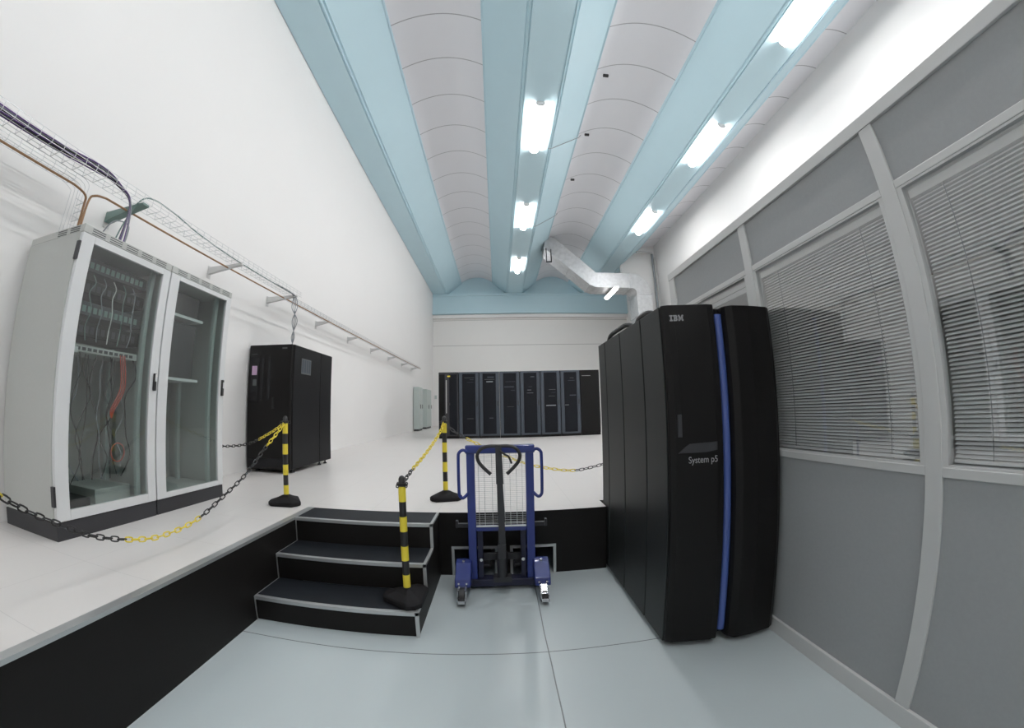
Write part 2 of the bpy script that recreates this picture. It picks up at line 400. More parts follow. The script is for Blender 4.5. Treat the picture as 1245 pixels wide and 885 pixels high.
def flange(x0, z0, x1, z1, w=0.02):
    b = B(); d = Vector((x1 - x0, z1 - z0)).normalized(); nn = Vector((-d.y, d.x)) * w
    e = d * 0.025
    pr = [(x0 - e.x - nn.x, z0 - e.y - nn.y), (x1 + e.x - nn.x, z1 + e.y - nn.y), (x1 + e.x + nn.x, z1 + e.y + nn.y), (x0 - e.x + nn.x, z0 - e.y + nn.y)]
    prism(b, pr, 'y', DY0 - 0.02, DY1 + 0.02); obj('flange', b, GALV, t)
flange(2.36, 7.84, 2.83, 8.32); flange(3.03, 7.26, 3.50, 7.74); flange(3.89, 6.51, 4.14, 7.06); flange(5.66, 6.40, 5.66, 7.06); flange(5.95, 6.15, 6.62, 6.15); flange(5.95, 5.2, 6.62, 5.2); flange(5.95, 3.6, 6.62, 3.6)
b = B(); box(b, 2.26, 2.30, 13.84, 13.90, 7.50, 8.05); box(b, 2.06, 2.30, 13.84, 13.90, 7.46, 7.50); box(b, 2.06, 2.10, 13.84, 13.90, 7.50, 8.1)
tag(obj('duct_bracket', b, DARKM), 'dark bracket under the upper end of the silver duct', 'bracket')
for k, (x, l) in enumerate(((7.30, 'thick'), (7.44, 'thin'), (6.98, 'short'))):
    b = B()
    if k == 0: tube(b, [(x, 14.86, ZP), (x, 14.86, 8.45)], 0.055, 10)
    elif k == 1: tube(b, [(x, 14.88, ZP), (x, 14.88, 8.3)], 0.03, 10)
    else: tube(b, [(6.5, 14.80, 8.50), (7.25, 14.80, 8.50), (7.30, 14.80, 8.46)], 0.05, 10)
    tag(obj('wall_pipe', b, ALUP if k != 0 else GREYC, sm=True), {'thick': 'dark vertical pipe in the corner right of the silver duct', 'thin': 'thin pale vertical pipe nearest the right wall', 'short': 'level pipe along the top of the corner wall by the duct'}[l], 'pipe', 'pipes beside the duct')

# ================================================================== STEPS
t = thing('steps', 'black three-step stair with aluminium nosings up to the raised floor', 'steps', (-1.12, 2.13, 0))
SX0, SX1 = PX + 0.004, -0.54
tr = [(2.13, 2.44, 0.18), (2.44, 2.75, 0.376), (2.75, PY - 0.007, ZP)]
zprev = 0
for y0, y1, z in tr:
    b = B(); box(b, SX0, SX1 - 0.016, y0 + 0.012, y1 + 0.012 if z < .5 else y1, z - 0.022, z - 0.002); obj('tread', b, RUBBER, t)
    b = B(); box(b, SX0, SX1 - 0.016, y0 + 0.014, y0 + 0.028, zprev, z - 0.022); obj('riser', b, BLACKP, t)
    b = B(); box(b, SX0 - 0.001, SX1 + 0.004, y0, y0 + 0.022, z - 0.026, z); box(b, SX0, SX1, y0 + .022, y0 + 0.030, z - 0.003, z); obj('nosing', b, ALU, t, bevel=0.002)
    zprev = z - 0.002
b = B(); prof = [(2.145, 0), (2.145, .17), (2.455, .17), (2.455, .366), (2.765, .366), (2.765, .565), (PY - .007, .565), (PY - .007, 0)]
prism(b, prof, 'x', SX1 - 0.016, SX1); obj('side_panel', b, BLACKP, t)
b = B(); e = 0.018
for side in (SX1,):
    x0, x1 = side - 0.016, side + 0.006
    box(b, x0, x1, 2.13, 2.13 + e, 0, .18)
    for y0, y1, z in tr:
        box(b, x0, x1, y0, y1, z - e, z + 0.001)
    box(b, x0, x1, 2.44, 2.44 + e, .18, .376); box(b, x0, x1, 2.75, 2.75 + e, .376, .574)
obj('edge_trim', b, ALU, t)
b = B()
for y0, z0, z1 in ((2.13, 0, .18), (2.44, .18, .376), (2.75, .376, .574)): box(b, SX0, SX0 + 0.006, y0 - .006, y0 + 0.002, z0, z1)
for y0, y1, z in tr: box(b, SX0, SX0 + 0.006, y0, y1, z, z + 0.002)
obj('edge_trim', b, ALU, t)

# ================================================================== GREY GLASS-DOOR CABINETS
GX0, GX1 = -3.56, -2.80
def grey_cabinet(y0, y1, label, gl, hy, full):
    t = thing('server_cabinet', label, 'cabinet', ((GX0 + GX1) / 2, (y0 + y1) / 2, ZP), 'grey cabinets with glass doors on the raised floor')
    z0, z1 = ZP + 0.125, ZP + 2.03
    b = B(); s = 0.02
    box(b, GX0, GX1 - 0.035, y0, y0 + s, z0, z1); box(b, GX0, GX1 - 0.035, y1 - s, y1, z0, z1)
    box(b, GX0, GX0 + s, y0 + s, y1 - s, z0, z1); box(b, GX0 + s, GX1 - 0.035, y0 + s, y1 - s, z0, z0 + s)
    box(b, GX0 + s, GX1 - 0.035, y0 + s, y1 - s, z1 - s, z1)
    obj('body', b, CABG, t, bevel=0.004)
    b = B(); box(b, GX0 + 0.01, GX1 - 0.01, y0 + 0.004, y1 - 0.004, ZP, z0 - 0.006); obj('plinth', b, PLINTH, t)
    b = B(); box(b, GX0, GX1 - 0.004, y0 + 0.002, y1 - 0.002, z1, z1 + 0.06); rf = obj('roof_cap', b, CABG, t, bevel=0.005)
    b = B()
    for g in range(5):
        ya = y0 + 0.07 + g * 0.15
        for r in range(3): box(b, GX1 - 0.006, GX1 - 0.0025, ya, ya + 0.11, z1 + 0.010 + r * 0.016, z1 + 0.015 + r * 0.016)
    obj('vent_slots', b, DARKM, rf)
    if full:
        b = B()
        for g in range(2):
            xa = GX1 - 0.18 - g * 0.17
            for r in range(3): box(b, xa, xa + 0.12, y0 - 0.0005, y0 + 0.004, z1 + 0.010 + r * 0.016, z1 + 0.015 + r * 0.016)
        obj('vent_slots', b, DARKM, rf)
    # door
    ga, gb, za, zb = gl
    b = B(); x0, x1 = GX1 - 0.033, GX1
    box(b, x0, x1, y0 + 0.004, ga, z0, z1 - 0.004); box(b, x0, x1, gb, y1 - 0.004, z0, z1 - 0.004)
    box(b, x0, x1, ga, gb, z0, za); box(b, x0, x1, ga, gb, zb, z1 - 0.004)
    d = obj('door', b, CABW, t, bevel=0.003)
    b = B(); box(b, x0 + 0.010, x0 + 0.016, ga, gb, za, zb); obj('glass_pane', b, GLASSC, d)
    b = B(); box(b, x1 - 0.002, x1 + 0.022, hy - 0.013, hy + 0.013, 1.585, 1.725 if full else 1.745); obj('handle', b, BKP, d, bevel=0.006)
    b = B(); box(b, x1 + 0.022, x1 + 0.026, hy - 0.007, hy + 0.007, 1.66, 1.72); obj('handle_plate', b, CABW, d)
    if full:
        for zz in (0.80, 2.40):
            b = B(); box(b, GX1 - 0.03, GX1 + 0.006, y0 - 0.012, y0 + 0.003, zz, zz + 0.13); obj('hinge', b, REDC if 0 else DARKM, d)
    # uprights
    for xx in (GX1 - 0.14, GX0 + 0.20):
        for yy in (y0 + 0.07, y1 - 0.11):
            b = B(); box(b, xx, xx + 0.035, yy, yy + 0.035, z0 + s, z1 - s); obj('upright', b, CABF, t)
    return t, z0, z1
c1, z0, z1 = grey_cabinet(1.497, 2.345, 'left grey cabinet, hanging cables and patch panels behind its glass door', (1.60, 2.262, 0.765, 2.548), 2.305, True)
ya, yb = 1.60, 2.25
for zz, hh, m_ in ((2.40, .10, DARKM), (2.24, .10, BLK), (2.08, .10, DARKM), (1.93, .11, BLK), (1.82, .05, CABG)):
    b = B(); box(b, GX0 + 0.25, GX1 - 0.15, ya + 0.02, yb - 0.02, zz, zz + hh); e_ = obj('patch_panel', b, m_, c1, bevel=0.003)
    b = B()
    for k in range(12):
        yk = ya + 0.05 + k * 0.046
        box(b, GX1 - 0.151, GX1 - 0.146, yk, yk + 0.03, zz + hh * 0.25, zz + hh * 0.7)
    obj('ports', b, GREENC if m_ is DARKM else DARKM, e_)
rnd = random.Random(3)
for k in range(13):
    y = ya + 0.04 + k * 0.047; x = GX1 - 0.16 - rnd.random() * 0.12; pts = [(x, y, 1.85)]
    for s_ in range(1, 7): pts.append((x + rnd.uniform(-.04, .04), y + rnd.uniform(-.05, .05), 1.85 - s_ * (0.95 - rnd.random() * 0.1 * 0) / 6))
    b = B(); tube(b, smooth_path(pts, 6), 0.004 if k % 3 else 0.006, 6); obj('hanging_cable', b, (BKP, BKP, BKP, GREYC)[k % 4], c1, sm=True)
for k in range(3):
    pts = [(GX1 - .13, 2.10 - k*.02, 1.84), (GX1 - .12, 2.12 - k*.02, 1.6), (GX1 - .13, 2.04 - k*.015, 1.42), (GX1 - .13, 2.02, 1.36)]
    b = B(); tube(b, smooth_path(pts, 6), 0.005, 6); obj('red_cable', b, REDC, c1, sm=True, label='red cable')
b = B(); tube(b, [(GX1 - .13, 2.08 + .06 * math.cos(a), 1.10 + .07 * math.sin(a)) for a in [2*PI*i/20 for i in range(20)]], 0.004, 6, closed=True); obj('red_cable', b, REDC, c1, sm=True, label='red cable coil')
for k in range(6):
    pts = [(GX1 - .135, ya + .04 + k * .09, 2.38), (GX1 - .115, ya + .06 + k * .09, 2.32), (GX1 - .125, ya + .02 + k * .1, 2.24), (GX1 - .115, ya + .06 + k * .09, 2.12), (GX1-.13, ya+.03+k*.1, 2.0), (GX1-.12, ya+.05+k*.09, 1.90)]
    b = B(); tube(b, smooth_path(pts, 6), 0.004, 5); obj('patch_cable', b, (PAPER, GREENC, GREYC)[k % 3], c1, sm=True)
b = B(); box(b, GX0 + .1, GX1 - .17, 1.62, 1.86, z0 + .02, z0 + .09); obj('power_strip', b, BKP, c1, bevel=.004)
b = B(); box(b, GX0 + .1, GX1 - .2, 1.92, 2.24, z0 + .02, z0 + .13); obj('device', b, CABG, c1, bevel=.004)
b = B(); box(b, GX0 + .2, GX1 - .06, 1.60, 1.66, 1.80, 1.84); obj('bracket', b, CABW, c1)
c2, z0, z1 = grey_cabinet(2.349, 3.172, 'right grey cabinet, glass door showing two shelves and a dark box', (2.452, 3.098, 0.745, 2.558), 3.137, False)
for zz in (2.28, 1.70):
    b = B(); box(b, GX0 + .05, GX1 - .13, 2.46, 2.93, zz, zz + .025); obj('shelf', b, CABW, c2)
b = B(); box(b, GX0 + .1, GX1 - .18, 2.47, 2.90, 1.725, 2.24); obj('device', b, PLINTH, c2, bevel=.005)
b = B(); box(b, GX0 + .1, GX1 - .18, 2.47, 2.90, 2.31, 2.52); obj('device', b, PLINTH, c2, bevel=.005)

# ================================================================== BLACK TAPE LIBRARY CABINET
LX0, LX1, LY0, LY1 = -3.59, -2.868, 4.56, 5.83
t = thing('storage_cabinet', 'black enamelled cabinet by the left wall with a pink sticker on its front', 'cabinet', ((LX0 + LX1) / 2, 5.2, ZP))
zb, zt_ = ZP + 0.05, ZP + 1.80
b = B(); box(b, LX0, LX1, LY0 + 0.06, LY1, zb + .01, zt_); obj('body', b, BLK, t, bevel=0.008)
b = B(); box(b, LX0, LX1 - 0.004, LY0, LY0 + 0.055, zb, zt_ - .004); fd = obj('front_door', b, BLK, t, bevel=0.012)
def plate(y, x0, x1, z0, z1, m, name, parent, d=0.004, bev=0): 
    b = B(); box(b, x0, x1, y - d, y + 0.003, z0, z1); return obj(name, b, m, parent, bevel=bev)
plate(LY0, -3.555, -3.40, 1.55, 2.20, STRIP, 'control_strip', fd)
plate(LY0 - .004, -3.522, -3.435, 1.94, 2.07, PINK, 'sticker', fd, 0.002)
plate(LY0 - .004, -3.50, -3.435, 1.79, 1.88, GREYP, 'display', fd, 0.002)
plate(LY0, -3.37, -3.32, 1.60, 2.18, STRIP, 'door_slot', fd)
plate(LY0, -3.25, -3.20, 1.60, 2.18, STRIP, 'door_slot', fd)
plate(LY0, -3.16, -3.13, 1.47, 1.63, BLKS, 'latch', fd, 0.012, 0.003)
plate(LY0, -3.03, -2.95, 2.305, 2.325, GREYP, 'badge', fd, 0.002)
plate(LY0, -3.55, -3.45, 2.235, 2.24, GREYP, 'badge', fd, 0.002)
plate(LY0, -3.55, -2.92, 0.66, 0.78, STRIP, 'lower_vent', fd, 0.003)
b = B(); box(b, LX1 - 0.002, LX1 + 0.006, LY0 + 0.07, 5.405, zb + .02, zt_ - .012); obj('side_panel', b, BLKL, t, bevel=0.004)
b = B(); box(b, LX1 - 0.002, LX1 + 0.006, 5.425, LY1 - .01, zb + .02, zt_ - .012); obj('side_panel', b, BLKL, t, bevel=0.004)
b = B(); box(b, LX1 + .006, LX1 + .009, 4.82, 5.10, 1.98, 2.205); sw = obj('side_window', b, GREYP, t)
b = B()
for k in range(4): box(b, LX1 + .009, LX1 + .010, 4.84 + k * .065, 4.885 + k * .065, 2.0, 2.19)
obj('window_grid', b, SLATE, sw)
for x in (LX0 + .08, LX1 - .05):
    for y in (LY0 + .15, LY1 - .32, LY1 - .12):
        b = B(); tube(b, [(x, y, ZP), (x, y, ZP + 0.02), (x, y, ZP + .02), (x, y, zb + .01)], [.03, .03, .012, .012], 10); obj('levelling_foot', b, DARKM, t)

# ================================================================== BLACK RACK ROW
RY = 11.0; RW = 0.631; RX = -1.862; RH = 2.05; RD = 1.0
def rack_shell(t, x, z0=ZP, door=SLATE):
    b = B(); box(b, x + .004, x + RW - .004, RY + .045, RY + RD, z0, z0 + RH); obj('body', b, BLK, t, bevel=.004)
nlab = ['first', 'second', 'third', 'fourth', 'fifth', 'sixth', 'seventh']
def rack(i, label, mode):
    x = RX + RW * i
    t = thing('server_rack', label, 'rack', (x + RW / 2, RY + RD / 2, ZP), 'black server racks in the far row')
    rack_shell(t, x)
    if mode == 'first':
        b = B(); box(b, x + .006, x + RW - .01, RY + .002, RY + .04, ZP + .08, ZP + RH - .01); d = obj('door', b, PLINTH, t, bevel=.005)
        b = B(); box(b, x + .235, x + .262, RY - .004, RY + .004, ZP + .78, ZP + 1.80); obj('door_stripe', b, CABG, d)
        b = B(); box(b, x + .28, x + .37, RY - .003, RY + .004, ZP + 1.90, ZP + 1.94); obj('badge', b, YEL, d)
        b = B(); box(b, x + .31, x + .36, RY - .02, RY + .004, ZP + 1.02, ZP + 1.10); obj('handle', b, BKP, d)
        b = B(); box(b, x + .03, x + .20, RY - .002, RY + .004, ZP + .12, ZP + 1.98); obj('door_inset', b, BLK, d)
        b = B(); box(b, x + .34, x + .58, RY - .002, RY + .004, ZP + .12, ZP + 1.98); obj('door_inset', b, MESHM, d)
    elif mode == 'black':
        b = B(); box(b, x + .006, x + RW - .01, RY + .002, RY + .04, ZP + .08, ZP + RH - .01); d = obj('door', b, BLK, t, bevel=.005)
        b = B(); box(b, x + .06, x + .34, RY - .002, RY + .003, ZP + 1.86, ZP + 1.872); obj('badge', b, CABG, d)
    else:
        rr = random.Random(i)
        b = B(); f = 0.10; z0, z1 = ZP + .08, ZP + RH - .01; xa, xb = x + .012, x + RW - .012
        box(b, xa, xa + f, RY, RY + .04, z0, z1); box(b, xb - f, xb, RY, RY + .04, z0, z1)
        box(b, xa + f, xb - f, RY, RY + .04, z0, z0 + .05); box(b, xa + f, xb - f, RY, RY + .04, z1 - .05, z1)
        d = obj('door', b, SLATE, t, bevel=.003)
        b = B(); box(b, xa + f, xb - f, RY + .012, RY + .018, z0 + .05, z1 - .05); obj('mesh_panel', b, MESHM, d)
        b = B(); box(b, xb - .065, xb - .035, RY - .022, RY + .002, ZP + .98, ZP + 1.14); obj('handle', b, BKP, d, bevel=.004)
        for k, zz in enumerate(sorted(rr.sample([1.86, 1.80, 1.72, 1.55, 1.45, 1.36, 1.25, 0.95, 0.6], 4))):
            w = rr.choice([.12, .2, .3]); xo = rr.uniform(0, .36 - w)
            b = B(); box(b, xa + f + .02 + xo, xa + f + .02 + xo + w, RY + .008, RY + .013, ZP + zz, ZP + zz + rr.choice([.008, .012, .03])); obj('device_front', b, rr.choice([GREYC, SLATE, GREYP]), d)
    b = B(); box(b, x + .02, x + RW - .02, RY + .02, RY + .04, ZP + .01, ZP + .075); obj('plinth', b, BLK, t)
    return t
rack(0, 'leftmost rack of the far row, with a pale vertical stripe and a yellow badge', 'first')
for i in range(1, 7): rack(i, '%s slate-framed mesh-door rack counted from the left end of the far row' % nlab[i - 1], 'mesh')
rack(7, 'all-black rack at the right end of the far row beside the tall machine', 'black')

# small pale cabinets by the left wall, far off
for (x0, x1, y0, y1, l) in ((-3.60, -3.36, 14.95, 15.70, 'nearer of the two pale green-grey cabinets at the far left wall'), (-3.60, -3.34, 16.6, 17.75, 'farther pale green-grey cabinet at the left wall near the corner')):
    y0m = y0
    x1 = -3.38
    t = thing('wall_cabinet', l, 'cabinet', ((x0 + x1) / 2, (y0 + y1) / 2, ZP), 'pale cabinets by the left wall')
    b = B(); box(b, x0, x1, y0, y1, ZP + .08, ZP + 1.86); obj('body', b, CABF, t, bevel=.006)
    b = B(); box(b, x0 + .01, x1 - .01, y0 + .01, y1 - .01, ZP, ZP + .08); obj('plinth', b, PLINTH, t)
    for k in range(2):
        ya, yb = y0 + .01 + k * (y1 - y0) / 2, y0 + (k + 1) * (y1 - y0) / 2 - .01
        b = B(); box(b, x1, x1 + .02, ya, yb, ZP + .1, ZP + 1.84); d = obj('door', b, CABF, t, bevel=.003)
        b = B(); box(b, x1 + .02, x1 + .04, yb - .08, yb - .05, ZP + .95, ZP + 1.12); obj('handle', b, BKP, d)
b = B(); box(b, -3.50, -3.38, YF - .05, YF, 2.05, 2.25); tag(obj('switch_box', b, CABF, bevel=.005), 'small pale switch box on the far wall near the left corner', 'switch')

# ================================================================== TALL BLACK MACHINE
MX0, MX1, MYF, MYB = 0.930, 1.636, 1.872, 3.20
ZT = 2.02
t = thing('computer_cabinet', 'tall black computer cabinet with a blue vertical strip on its front', 'computer', ((MX0 + MX1) / 2, 2.5, 0))
b = B(); box(b, MX0 + .012, MX1 - .012, MYF + .015, MYB - .01, 0.045, ZT - .01); obj('body', b, BLK, t)
sy = [1.885, 2.184, 2.60, 2.996, MYB]
for a, c in zip(sy[:-1], sy[1:]):
    b = B(); box(b, MX0, MX0 + .014, a + .006, c - .006, 0.03, ZT); obj('side_cover', b, BLKS, t, bevel=.005)
b = B(); box(b, MX1 - .014, MX1, sy[0], MYB, 0.03, ZT); obj('side_cover', b, BLKS, t, bevel=.005)
b = B(); box(b, MX0 + .014, MX1 - .014, sy[0], MYB, ZT - .01, ZT - .001); obj('top_cover', b, BLKS, t)
dl = [(MX0 + .002, 1.880), (MX0 + .006, 1.862), (0.965, 1.845), (1.20, 1.800), (1.238, 1.800), (1.250, 1.815), (1.250, 1.880)]
b = B(); prism(b, dl, 'z', 0.04, ZT + .002); d1 = obj('left_door', b, BLK, t, bevel=.006)
dr = [(1.305, 1.880), (1.305, 1.815), (1.315, 1.790), (1.345, 1.765), (1.45, 1.757), (1.60, 1.766), (MX1, 1.785), (MX1, 1.880)]
b = B(); prism(b, dr, 'z', 0.04, ZT - .010); d2 = obj('right_door', b, BLK, t, bevel=.006)
b = B(); tube(b, [(1.278, 1.832, 0.09), (1.278, 1.832, 1.965)], [.027, .027], 14); obj('blue_strip', b, BLUST, t, sm=True, label='glossy blue vertical strip')
b = B(); box(b, 1.250, 1.305, 1.850, 1.880, 0.05, ZT - .02); obj('recess', b, BLK, t)
def on_door(x): # front surface of the left door
    return 1.845 + (1.800 - 1.845) * (x - 0.965) / (1.20 - 0.965)
ang = math.atan2(1.800 - 1.845, 1.20 - 0.965)
b = B()
prism(b, [(1.00, on_door(1.0) - .001), (1.20, on_door(1.2) - .001), (1.20, on_door(1.2) + .004), (1.00, on_door(1.0) + .004)], 'z', 1.27, 1.93); obj('door_inset', b, BLK, d1)
b = B()
for za_, zb_ in ((1.275, 1.40),):
    prism(b, [(0.975, on_door(.975) - .006), (1.000, on_door(1.0) - .006), (1.0, on_door(1.0) + .004), (.975, on_door(.975) + .004)], 'z', za_, zb_)
obj('latch', b, PLINTH, d1, bevel=.002)
b = B(); pr = [(0.975, 1.185), (1.01, 1.215), (1.04, 1.235), (1.20, 1.24), (1.20, 1.195), (1.14, 1.185)]
v = [b.verts.new((x, on_door(x) - .0025, z)) for x, z in pr]; v2 = [b.verts.new((x, on_door(x) + .001, z)) for x, z in pr]
b.faces.new(v); b.faces.new(v2[::-1])
for i in range(len(pr)): b.faces.new((v[i], v[(i+1) % len(pr)], v2[(i+1) % len(pr)], v2[i]))
obj('badge_plate', b, PLINTH, d1)
def text(s, size, loc, rz, m, name, parent, width=None, stripes=0, bold=0.0):
    cu = bpy.data.curves.new('t', 'FONT'); cu.body = s; cu.size = size; cu.extrude = 0.0008; cu.offset = bold
    to = bpy.data.objects.new('t', cu); C.objects.link(to)
    bpy.context.view_layer.update()
    dg = bpy.context.evaluated_depsgraph_get()
    me = bpy.data.meshes.new_from_object(to.evaluated_get(dg)); bpy.data.objects.remove(to)
    if width:
        xs = [v_.co.x for v_ in me.vertices]; k = width / (max(xs) - min(xs)); x_ = min(xs)
        for v_ in me.vertices: v_.co.x = (v_.co.x - x_) * k
    bm2 = B(); bm2.from_mesh(me); bpy.data.meshes.remove(me)
    bmesh.ops.transform(bm2, matrix=Matrix.Translation(loc) @ Matrix.Rotation(rz, 4, 'Z') @ Matrix.Rotation(PI / 2, 4, 'X'), verts=bm2.verts)
    return obj(name, bm2, m, parent)
text('System p5', 0.052, (1.032, on_door(1.032) - .004, 1.128), ang, LOGO, 'lettering', d1, width=0.168)
# striped three-letter emblem built of horizontal bars
def emblem(x, z, h, parent, yoff, w):
    b = B(); rows = 8; rh = h / rows
    I = [(0, 1)] * 2 + [(0.28, 0.72)] * 4 + [(0, 1)] * 2
    pat = {'I': [[(0, 1)], [(0, 1)], [(.28, .72)], [(.28, .72)], [(.28, .72)], [(.28, .72)], [(0, 1)], [(0, 1)]],
           'B': [[(0, .85)], [(0, .95)], [(.16, .4), (.68, 1)], [(.16, .9)], [(.16, .9)], [(.16, .4), (.68, 1)], [(0, .95)], [(0, .85)]],
           'M': [[(0, .3), (.7, 1)], [(0, .36), (.64, 1)], [(.1, .42), (.58, .9)], [(.1, .48), (.52, .9)], [(.1, .3), (.36, .64), (.7, .9)], [(.1, .3), (.4, .6), (.7, .9)], [(0, .3), (.45, .55), (.7, 1)], [(0, .3), (.7, 1)]]}
    adv = [('I', 0, .22), ('B', .27, .30), ('M', .62, .38)]
    for L_, o_, ww in adv:
        for r in range(rows):
            for s0, s1 in pat[L_][r]:
                xa, xb = x + w * (o_ + ww * s0), x + w * (o_ + ww * s1); zz = z + h - (r + 1) * rh
                ya, yb = on_door(xa) - yoff, on_door(xb) - yoff
                v = [b.verts.new(p) for p in ((xa, ya, zz + rh * .2), (xb, yb, zz + rh * .2), (xb, yb, zz + rh * .9), (xa, ya, zz + rh * .9))]
                b.faces.new(v)
                v2 = [b.verts.new(q.co + Vector((0, .003, 0))) for q in v]; b.faces.new(v2[::-1])
                for i in range(4): b.faces.new((v[i], v[(i+1) % 4], v2[(i+1) % 4], v2[i]))
    return obj('emblem', b, LOGO, parent)
emblem(0.972, 1.925, 0.036, d1, 0.002, 0.080)
for x in (MX0 + .08, MX1 - .08):
    for y in (MYF + .12, MYB - .15):
        b = B(); tube(b, [(x - .02, y, .025), (x + .02, y, .025)], .025, 14); obj('caster', b, BKP, t, sm=True)
b = B(); tube(b, smooth_path([(1.00, 3.10, ZT - .01), (0.985, 2.98, ZT + .05), (0.985, 2.75, ZT + .06), (0.99, 2.55, ZT + .05), (1.05, 2.46, ZT - .005)], 8), .018, 8); obj('top_cable', b, BKP, t, sm=True)
b = B(); tube(b, smooth_path([(1.00, 2.42, ZT - .01), (0.985, 2.33, ZT + .035), (0.985, 2.22, ZT + .045), (0.99, 2.13, ZT + .03), (1.05, 2.08, ZT - .005)], 8), .018, 8); obj('top_cable', b, BKP, t, sm=True)

# ================================================================== BARRIER POSTS AND CHAINS
def post(x, y, z, rz, label, Hh=0.83):
    t = thing('barrier_post', label, 'post', (x, y, z), 'yellow and black barrier posts')
    b = B(); pr = []
    for k in range(3):
        for s in (-.32, 0, .32):
            a = rz + k * 2 * PI / 3 + s; r = 0.168 if s == 0 else 0.163
            pr.append((r * math.cos(a), r * math.sin(a)))
    lay = []
    for sc, zz in ((.96, 0), (1.0, .008), (1.0, .035), (.93, .045), (.50, .068), (.24, .088)):
        lay.append([b.verts.new((x + p[0] * sc, y + p[1] * sc, z + zz)) for p in pr])
    for A_, B_ in zip(lay[:-1], lay[1:]):
        for i in range(9): b.faces.new((A_[i], A_[(i+1) % 9], B_[(i+1) % 9], B_[i]))
    b.faces.new(lay[0][::-1]); b.faces.new(lay[-1]); obj('base', b, RUBB, t, bevel=.003)
    z0 = z + .085; n = 7; hb = (Hh - .07 - .085) / n
    b = B(); tube(b, [(x, y, z + .06), (x, y, z0 + hb * n)], .0235, 16); pole = obj('pole', b, BKP, t, sm=True)
    for i in range(0, n, 2):
        zz = z0 + hb * i + (.0 if i else .01)
        b = B(); tube(b, [(x, y, zz), (x, y, z0 + hb * (i + 1))], .0245, 20); obj('yellow_band', b, YEL, pole, sm=True)
    zc = z0 + hb * n
    b = B(); tube(b, [(x, y, zc), (x, y, zc + .004), (x, y, zc + .022), (x, y, zc + .024), (x, y, zc + .05), (x, y, zc + .064), (x, y, zc + .070)], [.026, .031, .031, .022, .022, .015, .004], 16); cap = obj('cap', b, BKP, t, sm=True)
    for k in range(4):
        b = B()
        a = rz + .5 + k * PI / 2
        cx, cy = x + .038 * math.cos(a), y + .038 * math.sin(a)
        tube(b, [(cx + .012 * math.cos(q) * math.cos(a), cy + .012 * math.cos(q) * math.sin(a), zc + .008 + .012 * math.sin(q)) for q in [2*PI*i/10 for i in range(10)]], .0035, 5, closed=True)
        obj('chain_hook', b, BKP, cap)
    return Vector((x, y, zc + .01))
A1 = post(-2.01, 3.12, ZP, PI/2 + .1, 'barrier post on the raised floor left of the steps, before the black storage cabinet')
A2 = post(-0.544, 3.55, ZP, PI/2 + .25, 'barrier post on the raised floor between the steps and the blue stacker')
A3 = post(-0.640, 2.305, 0.1785, -PI/2 + .5, 'barrier post standing on the lowest black step', 0.86)
A0 = post(-1.915, 0.50, ZP, 0.75, 'barrier post at the left edge of the photo, only its dark base in view')
def chain(pts, segs, label, link=0.060, r=0.0042, k=14):
    P = smooth_path(pts, k)
    L = [0]
    for a, c in zip(P[:-1], P[1:]): L.append(L[-1] + (c - a).length)
    def at(s):
        s = max(0, min(L[-1], s))
        for i in range(len(L) - 1):
            if s <= L[i+1]: return P[i].lerp(P[i+1], (s - L[i]) / max(1e-9, L[i+1] - L[i]))
        return P[-1]
    t = thing('barrier_chain', label, 'chain', tuple(at(L[-1] / 2)), 'plastic barrier chains')
    pitch = link - 4 * r * 0.9; n = max(2, int(L[-1] / pitch)); bms = [B() for _ in segs]
    for i in range(n):
        s = (i + .5) * L[-1] / n; c = at(s); d = (at(s + .01) - at(s - .01)).normalized()
        u = d.cross(Vector((0,0,1))).normalized(); w = d.cross(u)
        side = (u if i % 2 else w); side = (side + (w if i % 2 else -u) * .35).normalized()
        f = i / n; k_ = 0
        for j, (e_, m_) in enumerate(segs):
            if f <= e_: k_ = j; break
        hw, hl = link * .22, link / 2 - r; path = []
        for q in range(12):
            a = 2 * PI * q / 12; ca, sa = math.cos(a), math.sin(a)
            along = (hl - hw) * (1 if ca > 1e-6 else -1 if ca < -1e-6 else 0) + hw * ca
            path.append(c + d * along + side * hw * sa)
        tube(bms[k_], path, r, 6, closed=True)
    for bm_, (e_, m_) in zip(bms, segs):
        if len(bm_.verts): obj('yellow_section' if m_ is YEL else 'black_section', bm_, m_, t, sm=True)
        else: bm_.free()
    return t
chain([A1, (-2.0, 2.95, 1.235), (-2.0, 2.787, 1.13), (-2.0, 2.538, 0.955), (-2.0, 2.292, 0.842), (-2.0, 1.99, 0.727), (-2.0, 1.713, 0.700), (-2.0, 1.508, 0.730), (-2.0, 1.261, 0.812), (-1.98, 1.073, 0.915), (-1.965, .896, 1.02), (-1.95, .70, 1.17), A0],
      [(0.12, YEL), (0.42, BKP), (0.62, YEL), (0.86, BKP), (1.0, YEL)], 'long sagging chain in front of the grey cabinets, yellow and black links')
chain([A1, (-2.25, 3.22, 1.23), (-2.62, 3.36, 1.10), (-3.0, 3.42, 1.05), (-3.3, 3.44, 1.06), (-3.60, 3.45, 1.12)], [(0.28, YEL), (1.0, BKP)], 'short chain from the left post back to the left wall')
chain([A2, (-.56, 3.30, 1.235), (-.60, 2.9, 1.11), (-.63, 2.55, 1.035), A3], [(0.78, YEL), (1.0, BKP)], 'yellow chain from the raised floor post down to the step post')
chain([A2, (-.447, 3.55, 1.25), (-.261, 3.55, 1.145), (-.061, 3.55, 1.05), (.139, 3.55, .963), (.341, 3.55, .893), (.669, 3.55, .833), (.90, 3.55, .848), (1.2, 3.55, .93), (1.6, 3.55, 1.13)], [(0.10, BKP), (0.60, YEL), (1.0, BKP)], 'chain sagging behind the blue stacker towards the tall black machine')
